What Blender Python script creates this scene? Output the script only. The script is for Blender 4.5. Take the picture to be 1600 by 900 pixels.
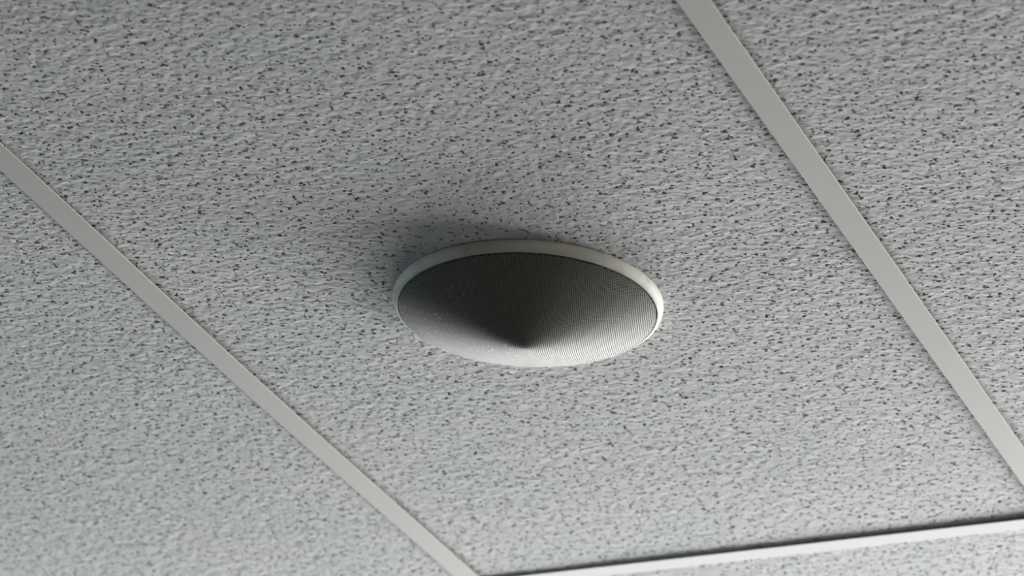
import bpy, math
import numpy as np
from mathutils import Matrix, Vector

# ------------------------------------------------------------------ clear
for o in list(bpy.data.objects):
    bpy.data.objects.remove(o, do_unlink=True)
scene = bpy.context.scene
C = scene.collection

H = 2.70                      # height of the ceiling grid above the floor
CAM_DROP = 1.3402             # camera this far below the ceiling
F_PX = 5580.3                 # focal length in pixels of a 1600 px wide frame
PITCH, ROLL, YAW = 0.46068, 0.05447, 0.42538
U_LEFT, SPACING = -1.4162, 0.610      # left runner, runner spacing
V_CROSS, TILE_LEN = 3.0746, 1.220     # cross tee, tile length
SPK = (-1.1122, 2.4893)               # middle of the loudspeaker

# the room: whole tiles from wall to wall
COLS, ROWS = range(-5, 6), range(-3, 3)
U_MIN, U_MAX = U_LEFT+SPACING*COLS[0], U_LEFT+SPACING*(COLS[-1]+1)
V_NEAR, V_FAR = V_CROSS+TILE_LEN*(ROWS[0]-1), V_CROSS+TILE_LEN*(ROWS[-1]-0.5)    # the last row along the window wall is of cut half tiles
# windows and the added right fill: middle along the wall, middle height, width, height, watts, daylight colour
WIN_FRONT = [(-1.65, H-0.30, 2.55, 0.38, 162, (0.99, 1.0, 0.99)),     # long transom in the wall the camera looks towards
             (0.70, H-0.41, 1.65, 0.60, 190, (0.99, 1.0, 0.98))]      # taller window further right in the same wall
WIN_LEFT = [(2.60, H-0.55, 1.30, 0.80, 47, (0.55, 0.85, 1.0))]      # window in the wall on the left, blue sky light
FILL_RIGHT = [(3.00, H-0.55, 1.30, 0.80, 34, (1.0, 0.97, 0.92))]       # unseen fill light added in the right wall, lifts the bezel and grille there

# ------------------------------------------------------------------ camera
def cam_to_world(d):
    cr, sr = math.cos(ROLL), math.sin(ROLL)
    d = (cr*d[0]-sr*d[1], sr*d[0]+cr*d[1], d[2])
    cp, sp = math.cos(PITCH), math.sin(PITCH)
    x, y, z = d[0], cp*(-d[2])-sp*d[1], sp*(-d[2])+cp*d[1]
    cy, sy = math.cos(YAW), math.sin(YAW)
    return Vector((cy*x-sy*y, sy*x+cy*y, z))
cam_data = bpy.data.cameras.new('camera')
cam = bpy.data.objects.new('camera', cam_data); C.objects.link(cam)
bx, by, bz = cam_to_world((1, 0, 0)), cam_to_world((0, 1, 0)), cam_to_world((0, 0, 1))
M = Matrix((bx, by, bz)).transposed().to_4x4()
M.translation = Vector((0, 0, H-CAM_DROP))
cam.matrix_world = M
cam_data.sensor_width = 36.0
cam_data.lens = F_PX*36.0/1600.0
cam_data.clip_start = 0.02
cam_data.dof.use_dof = True
cam_data.dof.focus_distance = 2.93
cam_data.dof.aperture_fstop = 8.0
scene.camera = cam

# ------------------------------------------------------------------ world, daylight from the windows, added right fill, exposure
world = bpy.data.worlds.new('room_ambient'); scene.world = world
world.use_nodes = True
bg = world.node_tree.nodes['Background']
bg.inputs['Color'].default_value = (0.80, 0.92, 1.0, 1)
bg.inputs['Strength'].default_value = 0.6

def window_light(name, loc, aim, w, h, power, col):
    l = bpy.data.lights.new(name, 'AREA'); l.shape = 'RECTANGLE'
    l.size, l.size_y, l.energy, l.color = w, h, power, col
    o = bpy.data.objects.new(name, l); C.objects.link(o)
    o.location = loc
    o.rotation_euler = (Vector(aim)-Vector(loc)).to_track_quat('-Z', 'Z').to_euler()
    return o
for u, z, w, h, p, c in WIN_FRONT:
    window_light('window_daylight_front', (u, V_FAR+0.01, z), (u, 0.0, z), w, h, p, c)
for v, z, w, h, p, c in WIN_LEFT:
    window_light('window_daylight_left', (U_MIN-0.01, v, z), (0.0, v, z), w, h, p, c)

for v, z, w, h, p, c in FILL_RIGHT:
    window_light('fill_light_right', (U_MAX+0.01, v, z), (0.0, v, z), w, h, p, c)  # added fill, brightens the right side of the speaker

scene.view_settings.view_transform = 'Standard'
scene.view_settings.look = 'None'
scene.view_settings.exposure = 0.0
scene.view_settings.gamma = 1.0
scene.view_settings.use_curve_mapping = False

# ------------------------------------------------------------------ materials
def new_mat(name, col, rough=0.6, spec=0.5):
    m = bpy.data.materials.new(name); m.use_nodes = True
    b = m.node_tree.nodes['Principled BSDF']
    b.inputs['Base Color'].default_value = (*col, 1)
    b.inputs['Roughness'].default_value = rough
    b.inputs['Specular IOR Level'].default_value = spec
    return m, m.node_tree, b
def node(nt, kind, **kw):
    n = nt.nodes.new(kind)
    for k, v in kw.items(): setattr(n, k, v)
    return n
def noise(nt, scale, detail=3, rough=0.5, vec=None):
    n = node(nt, 'ShaderNodeTexNoise'); n.inputs['Scale'].default_value = scale
    n.inputs['Detail'].default_value = detail; n.inputs['Roughness'].default_value = rough
    if vec is not None: nt.links.new(vec, n.inputs['Vector'])
    return n
def maprange(nt, val, a, b, c=0.0, d=1.0):
    n = node(nt, 'ShaderNodeMapRange'); n.interpolation_type = 'SMOOTHSTEP'
    for k, v in zip(('From Min', 'From Max', 'To Min', 'To Max'), (a, b, c, d)): n.inputs[k].default_value = v
    nt.links.new(val, n.inputs['Value']); return n.outputs['Result']
def mixcol(nt, fac, a, b):
    n = node(nt, 'ShaderNodeMix', data_type='RGBA')
    nt.links.new(fac, n.inputs['Factor'])
    for s, v in ((n.inputs[6], a), (n.inputs[7], b)):
        if isinstance(v, tuple): s.default_value = (*v, 1)
        else: nt.links.new(v, s)
    return n.outputs[2]
def math2(nt, op, a, b):
    n = node(nt, 'ShaderNodeMath', operation=op)
    for s, v in zip(n.inputs, (a, b)):
        if isinstance(v, (int, float)): s.default_value = v
        else: nt.links.new(v, s)
    return n.outputs[0]

# mineral fibre tile: pale grey paint, cloudy tone, grime along the edges that touch the grid, one faint stain
mat_tile, nt, b = new_mat('mineral_fibre', (0.7, 0.7, 0.7), 0.95, 0.15)
tc = node(nt, 'ShaderNodeTexCoord')
geo = node(nt, 'ShaderNodeNewGeometry')
cl = maprange(nt, noise(nt, 9, 3, 0.5, geo.outputs['Position']).outputs['Fac'], 0.3, 0.7)
col = mixcol(nt, cl, (0.484, 0.491, 0.500), (0.506, 0.506, 0.508))
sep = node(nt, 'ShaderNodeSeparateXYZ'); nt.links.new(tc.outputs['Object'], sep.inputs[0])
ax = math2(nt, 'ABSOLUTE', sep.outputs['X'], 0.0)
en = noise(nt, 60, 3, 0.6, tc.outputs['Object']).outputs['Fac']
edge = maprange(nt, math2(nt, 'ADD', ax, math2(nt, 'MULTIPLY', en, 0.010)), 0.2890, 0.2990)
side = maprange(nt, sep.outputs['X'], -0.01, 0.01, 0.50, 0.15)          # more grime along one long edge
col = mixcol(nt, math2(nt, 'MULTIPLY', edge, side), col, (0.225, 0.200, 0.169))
dist = node(nt, 'ShaderNodeVectorMath', operation='DISTANCE')
nt.links.new(geo.outputs['Position'], dist.inputs[0]); dist.inputs[1].default_value = (-0.986, 2.266, H)
st = maprange(nt, math2(nt, 'ADD', dist.outputs['Value'], math2(nt, 'MULTIPLY', en, 0.03)), 0.02, 0.034, 1.0, 0.0)
col = mixcol(nt, math2(nt, 'MULTIPLY', st, 0.30), col, (0.263, 0.237, 0.219))
nt.links.new(col, b.inputs['Base Color'])

# painted steel of the grid
def painted(name, a, c, rough):
    m, nt, b = new_mat(name, a, rough, 0.12)
    tc = node(nt, 'ShaderNodeTexCoord')
    f = maprange(nt, noise(nt, 14, 4, 0.6, tc.outputs['Object']).outputs['Fac'], 0.35, 0.7)
    nt.links.new(mixcol(nt, f, a, c), b.inputs['Base Color'])
    return m
mat_runner = painted('cream_painted_steel', (0.466, 0.463, 0.445), (0.456, 0.454, 0.439), 0.75)
mat_cross = painted('white_painted_steel', (0.455, 0.455, 0.445), (0.445, 0.445, 0.438), 0.60)
mat_deck, _, _ = new_mat('bare_concrete', (0.22, 0.22, 0.21), 0.9)

mat_wall, _, _ = new_mat('cream_wall_paint', (0.24, 0.22, 0.19), 0.8, 0.2)
mat_carpet, _, _ = new_mat('dark_carpet', (0.025, 0.024, 0.023), 0.95, 0.1)

# loudspeaker: cream bezel with grubby smears, perforated grille with scuffs, black inside
mat_bezel, nt, b = new_mat('cream_plastic', (0.7, 0.69, 0.63), 0.55, 0.10)
tc = node(nt, 'ShaderNodeTexCoord')
f = maprange(nt, noise(nt, 55, 5, 0.65, tc.outputs['Object']).outputs['Fac'], 0.48, 0.72)
col = mixcol(nt, math2(nt, 'MULTIPLY', f, 0.45), (0.470, 0.467, 0.428), (0.281, 0.256, 0.213))
dist = node(nt, 'ShaderNodeVectorMath', operation='DISTANCE')        # a dark finger smear beside the seam
nt.links.new(tc.outputs['Object'], dist.inputs[0]); dist.inputs[1].default_value = (0.1015, -0.0455, -0.0088)
sm = noise(nt, 900, 2, 0.7, tc.outputs['Object']).outputs['Fac']
sp = math2(nt, 'MULTIPLY', maprange(nt, dist.outputs['Value'], 0.003, 0.008, 1.0, 0.0), maprange(nt, sm, 0.40, 0.62))
nt.links.new(mixcol(nt, math2(nt, 'MULTIPLY', sp, 0.55), col, (0.22, 0.19, 0.15)), b.inputs['Base Color'])
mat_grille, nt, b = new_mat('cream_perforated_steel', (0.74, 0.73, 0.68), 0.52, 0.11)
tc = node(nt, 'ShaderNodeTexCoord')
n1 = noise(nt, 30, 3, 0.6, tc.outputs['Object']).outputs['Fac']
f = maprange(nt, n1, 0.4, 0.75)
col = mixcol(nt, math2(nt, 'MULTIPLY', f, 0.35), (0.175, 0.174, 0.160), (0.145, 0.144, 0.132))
dist = node(nt, 'ShaderNodeVectorMath', operation='DISTANCE')        # pale dust scuffs, mostly on one side
nt.links.new(tc.outputs['Object'], dist.inputs[0]); dist.inputs[1].default_value = (-0.060, -0.025, -0.025)
d1 = maprange(nt, noise(nt, 260, 3, 0.6, tc.outputs['Object']).outputs['Fac'], 0.60, 0.68)
d2 = maprange(nt, noise(nt, 45, 2, 0.5, tc.outputs['Object']).outputs['Fac'], 0.46, 0.58)
dm = math2(nt, 'MULTIPLY', math2(nt, 'MULTIPLY', d1, d2), maprange(nt, dist.outputs['Value'], 0.035, 0.085, 1.0, 0.12))
nt.links.new(mixcol(nt, dm, col, (0.42, 0.42, 0.41)), b.inputs['Base Color'])
mat_black, _, _ = new_mat('black_inside', (0.008, 0.008, 0.008), 0.9, 0.1)

# ------------------------------------------------------------------ mesh helper
def mesh_np(name, verts, faces, mat, smooth=False):
    """faces: list of int arrays (n,k) with k corners each"""
    me = bpy.data.meshes.new(name)
    verts = np.asarray(verts, np.float32)
    faces = [np.asarray(f, np.int32) for f in faces if len(f)]
    loops = np.concatenate([f.ravel() for f in faces])
    tot = np.concatenate([np.full(len(f), f.shape[1], np.int32) for f in faces])
    start = np.concatenate([[0], np.cumsum(tot)[:-1]]).astype(np.int32)
    me.vertices.add(len(verts)); me.vertices.foreach_set('co', verts.ravel())
    me.loops.add(len(loops)); me.loops.foreach_set('vertex_index', loops)
    me.polygons.add(len(tot)); me.polygons.foreach_set('loop_start', start)
    me.polygons.foreach_set('loop_total', tot)
    me.polygons.foreach_set('use_smooth', np.full(len(tot), smooth, bool))
    me.update(calc_edges=True); me.validate()
    me.materials.append(mat)
    return me
def link(name, me, parent=None, loc=(0, 0, 0), rot=(0, 0, 0)):
    o = bpy.data.objects.new(name, me); C.objects.link(o)
    o.location = loc; o.rotation_euler = rot
    if parent is not None: o.parent = parent
    return o

# ------------------------------------------------------------------ ceiling
ceiling = link('ceiling', None, None, (0, 0, H))
ceiling['kind'] = 'structure'
ceiling['label'] = 'suspended ceiling of pitted grey tiles in a cream metal grid'
ceiling['category'] = 'ceiling'

# one tile: a fine relief of wrinkled paint with thousands of pits sunk into it
def build_tile():
    rng = np.random.default_rng(7)
    W, L, ST = 0.603, 1.213, 0.00072
    nx, ny = int(W/ST), int(L/ST)
    fx = np.fft.fftfreq(nx, ST)[:, None]; fy = np.fft.rfftfreq(ny, ST)[None, :]
    def field(lx, ly):
        g = np.fft.rfft2(rng.standard_normal((nx, ny)))
        # streaks run slantwise across the tile
        ca, sa = math.cos(0.30), math.sin(0.30)
        a, c = ca*fx+sa*fy, -sa*fx+ca*fy
        g *= np.exp(-2*(math.pi**2)*((lx*a)**2+(ly*c)**2))
        h = np.fft.irfft2(g, s=(nx, ny)); return h/h.std()
    h = 0.000062*field(0.0024, 0.0022) + 0.00003*field(0.006, 0.006) + 0.00005*field(0.0013, 0.0011)
    h += 0.0001*field(0.05, 0.05)
    pit = np.zeros((nx, ny))
    def stamp(cx, cy, r, depth, ecc, ang, k):
        R = r*ecc*1.7
        i0, i1 = max(0, int((cx-R)/ST)), min(nx, int((cx+R)/ST)+2)
        j0, j1 = max(0, int((cy-R)/ST)), min(ny, int((cy+R)/ST)+2)
        if i1 <= i0 or j1 <= j0: return
        X = np.arange(i0, i1)[:, None]*ST-cx; Y = np.arange(j0, j1)[None, :]*ST-cy
        ca, sa = math.cos(ang), math.sin(ang)
        a, c = (ca*X+sa*Y)/ecc, -sa*X+ca*Y
        th = np.arctan2(c, a)
        rr = np.hypot(a, c)/(r*(1+0.22*np.sin(2*th+k)+0.18*np.sin(3*th+2.3*k)))
        s = np.clip((1.12-rr)/0.24, 0, 1); s = s*s*(3-2*s)
        pit[i0:i1, j0:j1] = np.maximum(pit[i0:i1, j0:j1], depth*s)
    area = W*L
    def scatter(dens, r0, r1, d0, d1, e1):
        # loosely even spread: one pit in each cell of a jittered grid
        c = math.sqrt(1/dens); gx, gy = int(W/c)+1, int(L/c)+1
        U = rng.random((gx*gy, 8))
        for k, q in enumerate(U):
            r = r0+(r1-r0)*q[2]**1.6
            x = (k // gy+0.5+1.25*(q[0]-0.5))*c; y = (k % gy+0.5+1.25*(q[1]-0.5))*c
            stamp(x, y, r, d0+(d1-d0)*q[3], 1+(e1-1)*q[4]**2, -0.1+0.9*(q[5]-0.5), 20*q[6])
    scatter(3900, 0.0009, 0.00158, 0.0045, 0.0065, 1.6)
    scatter(8500, 0.00062, 0.0010, 0.0025, 0.0040, 1.5)
    scatter(9000, 0.00045, 0.0007, 0.0012, 0.0022, 1.5)
    z = h + pit                                  # up = into the tile
    X = (np.arange(nx)/(nx-1)-0.5)*W; Y = (np.arange(ny)/(ny-1)-0.5)*L
    V = np.empty((nx*ny, 3), np.float32)
    V[:, 0] = np.repeat(X, ny); V[:, 1] = np.tile(Y, nx); V[:, 2] = z.ravel()
    idx = np.arange(nx*ny, dtype=np.int32).reshape(nx, ny)
    q = np.stack([idx[:-1, :-1], idx[:-1, 1:], idx[1:, 1:], idx[1:, :-1]], -1).reshape(-1, 4)
    # sides and back of the board
    ring = np.concatenate([idx[:, 0], idx[-1, 1:], idx[-2::-1, -1], idx[0, -2:0:-1]])
    top = V[ring].copy(); top[:, 2] = 0.015
    base = nx*ny; n = len(ring); t = base+np.arange(n, dtype=np.int32)
    side = np.stack([ring, np.roll(ring, -1), np.roll(t, -1), t], -1)
    Vall = np.concatenate([V, top])
    return mesh_np('ceiling_tile', Vall, [q, side, t[None, :]], mat_tile, smooth=False)

tile_mesh = build_tile()
TZ = 0.0008                                       # tile face above the underside of the flanges
for row in sorted(ROWS, key=abs):
    for i in sorted(COLS, key=abs):
        cu = U_LEFT+SPACING*(i+0.5); cv = V_CROSS-TILE_LEN*0.5+TILE_LEN*row
        turn = math.pi if row % 2 else 0.0
        t = link('ceiling_tile', tile_mesh, ceiling, (cu, cv, TZ), (0, 0, turn))
        if row == ROWS[-1]:
            t.scale.y = 0.495; t.location.y = V_FAR-TILE_LEN*0.25
        if i == 0 and row == 0:                    # this tile does not seat: its far edge rides above the cross tee
            t.location.z = TZ+0.0010
            t.rotation_euler = (0.0010, -0.0024, 0)

# grid bars: inverted T, rolled flange edges
def tee_mesh(name, length, width, mat, bow=0.0, th=0.0006, web=0.032, n=24):
    hw = width/2
    prof = [(-hw+.0004, 0), (hw-.0004, 0), (hw, .0003), (hw, th), (.0008, th), (.0008, web), (-.0008, web), (-.0008, th), (-hw, th), (-hw, .0003)]
    k = len(prof); V = []
    for a in range(n+1):
        y = (a/n-0.5)*length
        s = y+(V_NEAR+V_FAR)/2-2.60               # the bar is slightly wavy along the tile in view
        off = bow*math.cos(2*math.pi*s/1.1) if abs(s) < 0.825 else 0.0
        V += [(x+off, y, z) for x, z in prof]
    F = []
    for a in range(n):
        for c in range(k):
            F.append((a*k+c, a*k+(c+1) % k, (a+1)*k+(c+1) % k, (a+1)*k+c))
    caps = [[c for c in range(k)][::-1], [n*k+c for c in range(k)]]
    return mesh_np(name, V, [np.array(F), np.array(caps)], mat)
run_len = V_FAR-V_NEAR
straight = tee_mesh('main_runner', run_len, 0.0238, mat_runner)
bowed = tee_mesh('main_runner_bowed', run_len, 0.0238, mat_runner, bow=-0.0017, n=300)
for i in sorted(range(COLS[0]+1, COLS[-1]+1), key=abs):
    link('main_runner', bowed if i == 0 else straight, ceiling, (U_LEFT+SPACING*i, (V_NEAR+V_FAR)/2, 0))
cross = tee_mesh('cross_tee', SPACING-0.0238, 0.0238, mat_cross)
for row in sorted(range(ROWS[0], ROWS[-1]), key=abs):
    for i in sorted(COLS, key=abs):
        link('cross_tee', cross, ceiling, (U_LEFT+SPACING*(i+0.5), V_CROSS+TILE_LEN*row, 0.0), (0, 0, math.pi/2))

# unseen concrete deck over the void, added to keep light from above out
def boxes(name, bs, mat):
    V, F = [], []
    for x0, x1, y0, y1, z0, z1 in bs:
        k = len(V)
        V += [(x, y, z) for z in (z0, z1) for x, y in ((x0, y0), (x1, y0), (x1, y1), (x0, y1))]
        F += [tuple(k+c for c in f) for f in ((0, 3, 2, 1), (4, 5, 6, 7), (0, 1, 5, 4), (1, 2, 6, 5), (2, 3, 7, 6), (3, 0, 4, 7))]
    return mesh_np(name, V, [np.array(F)], mat)
link('ceiling_deck', boxes('ceiling_deck', [(U_MIN, U_MAX, V_NEAR, V_FAR, 0.25, 0.40)], mat_deck), ceiling)

# ------------------------------------------------------------------ rest of the room, all outside the picture
def struct(name, bs, mat, label, cat):
    o = link(name, boxes(name, bs, mat)); o['kind'] = 'structure'; o['label'] = label; o['category'] = cat
    return o
T, ZT = 0.20, H+0.40
struct('floor', [(U_MIN-T, U_MAX+T, V_NEAR-T, V_FAR+T, -0.1, 0.0)], mat_carpet, 'dark brown carpet floor under the whole room', 'floor')
struct('wall_back', [(U_MIN-T, U_MAX+T, V_NEAR-T, V_NEAR, 0, ZT)], mat_wall, 'plain cream wall behind the camera', 'wall')
def pierced(lo, hi, wins):
    out, at = [], lo                                  # wall strips (from, to, bottom, top) round the openings
    for m, z, w, h, *_ in sorted(wins):
        out += [(at, m-w/2, 0, ZT), (m-w/2, m+w/2, 0, z-h/2), (m-w/2, m+w/2, z+h/2, ZT)]; at = m+w/2
    return out+[(at, hi, 0, ZT)]
struct('wall_front', [(p, q, V_FAR, V_FAR+T, a, b) for p, q, a, b in pierced(U_MIN-T, U_MAX+T, WIN_FRONT)], mat_wall, 'cream wall with two high windows facing the camera', 'wall')
struct('wall_right', [(U_MAX, U_MAX+T, p, q, a, b) for p, q, a, b in pierced(V_NEAR, V_FAR, FILL_RIGHT)], mat_wall, 'cream wall with an added fill light opening to the right of the camera', 'wall')
struct('wall_left', [(U_MIN-T, U_MIN, p, q, a, b) for p, q, a, b in pierced(V_NEAR, V_FAR, WIN_LEFT)], mat_wall, 'cream wall with one window to the left of the camera', 'wall')

# ------------------------------------------------------------------ loudspeaker
spk = link('ceiling_speaker', None, None, (SPK[0], SPK[1], H))
spk['label'] = 'round cream ceiling speaker with a cone-shaped perforated metal grille'
spk['category'] = 'speaker'

def lathe(name, prof, mat, n=192, smooth=True):
    a = np.arange(n)/n*2*math.pi
    V = np.concatenate([np.stack([r*np.cos(a), r*np.sin(a), np.full(n, -z)], 1) for r, z in prof])
    F = []
    for k in range(len(prof)-1):
        i = np.arange(n); j = (i+1) % n
        F.append(np.stack([k*n+i, (k+1)*n+i, (k+1)*n+j, k*n+j], 1))
    return mesh_np(name, V, F, mat, smooth)
# bezel profile: (radius, drop below the grid plane)
bez = [(0.1120, -0.006), (0.1130, -0.006), (0.1130, -0.0011), (0.1150, -0.0011), (0.1153, -0.0007), (0.1154, 0.0012), (0.1152, 0.0028), (0.1146, 0.0046), (0.1136, 0.0062),
       (0.1124, 0.0074), (0.1114, 0.0082), (0.1106, 0.0085), (0.1105, 0.0085), (0.1105, -0.004)]
link('bezel', lathe('bezel', bez, mat_bezel, 256), spk)

RG, SAG, BASE = 0.1099, 0.0352, 0.0089
def dome(r):
    rho = np.sqrt((r/RG)**2+0.055**2)
    return BASE+SAG*(1.0015-rho**1.22)
def build_grille():
    p = 0.00195; hole = 0.00074; thick = 0.0003
    dphi = math.radians(-6.0)
    vd = (-math.sin(YAW), math.cos(YAW))
    ey = np.array([math.cos(dphi)*vd[0]-math.sin(dphi)*vd[1], math.sin(dphi)*vd[0]+math.cos(dphi)*vd[1]])
    ex = np.array([ey[1], -ey[0]])
    m = 80; cs = p*math.sqrt(3)/2
    ii, jj = np.meshgrid(np.arange(-m, m+1), np.arange(-m, m+1), indexing='ij')
    cx = (ii*cs).ravel(); cyy = (jj*p+(ii % 2)*p/2).ravel()
    keep = np.hypot(cx, cyy) < RG-0.0004
    cx, cyy = cx[keep], cyy[keep]
    n = len(cx)
    ang = np.radians(np.arange(6)*60.0)
    def ringpts(rad):
        a = cx[:, None]+rad*np.cos(ang); c = cyy[:, None]+rad*np.sin(ang)
        return a, c
    parts = []
    for rad, dz in ((p/math.sqrt(3), 0.0), (hole, 0.0), (hole*0.97, -thick)):
        a, c = ringpts(rad)
        r = np.hypot(a, c); sc = np.minimum(1.0, RG/np.maximum(r, 1e-9)); a, c = a*sc, c*sc; r = np.minimum(r, RG)
        x = a*ex[0]+c*ey[0]; y = a*ex[1]+c*ey[1]
        parts.append(np.stack([x, y, -(dome(r)+dz)], -1))
    V = np.concatenate([q.reshape(-1, 3) for q in parts])
    i = np.arange(n)[:, None]*6+np.arange(6)[None]; j = np.arange(n)[:, None]*6+(np.arange(6)[None]+1) % 6
    o, h1, h2 = 0, n*6, 2*n*6
    f1 = np.stack([o+j, o+i, h1+i, h1+j], -1).reshape(-1, 4)
    f2 = np.stack([h1+j, h1+i, h2+i, h2+j], -1).reshape(-1, 4)
    F = np.concatenate([f1, f2])
    # solid rolled hem round the perforated sheet
    na = 256; a = np.arange(na)/na*2*math.pi
    hem = [(RG-0.0020, dome(RG-0.0020)-0.0016), (RG-0.0003, dome(RG)-0.0009), (RG, dome(RG)-0.0014), (RG-0.0004, -0.002)]
    b0 = len(V)
    V = np.concatenate([V]+[np.stack([r*np.cos(a), r*np.sin(a), np.full(na, -z)], 1) for r, z in hem])
    hf = []
    for k in range(len(hem)-1):
        q = np.arange(na); w = (q+1) % na
        hf.append(np.stack([b0+k*na+q, b0+k*na+w, b0+(k+1)*na+w, b0+(k+1)*na+q], 1))
    return mesh_np('grille', V, [F]+hf, mat_grille), ex, ey
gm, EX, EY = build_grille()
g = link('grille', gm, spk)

# black cloth cone behind the perforations
bp = [(0.0002, dome(0.0)-0.006), (0.03, dome(0.03)-0.005), (0.07, dome(0.07)-0.005), (0.1070, dome(0.107)-0.004), (0.1095, 0.002), (0.1105, 0.0035)]
link('backing_cloth', lathe('backing_cloth', bp, mat_black, 96), spk)
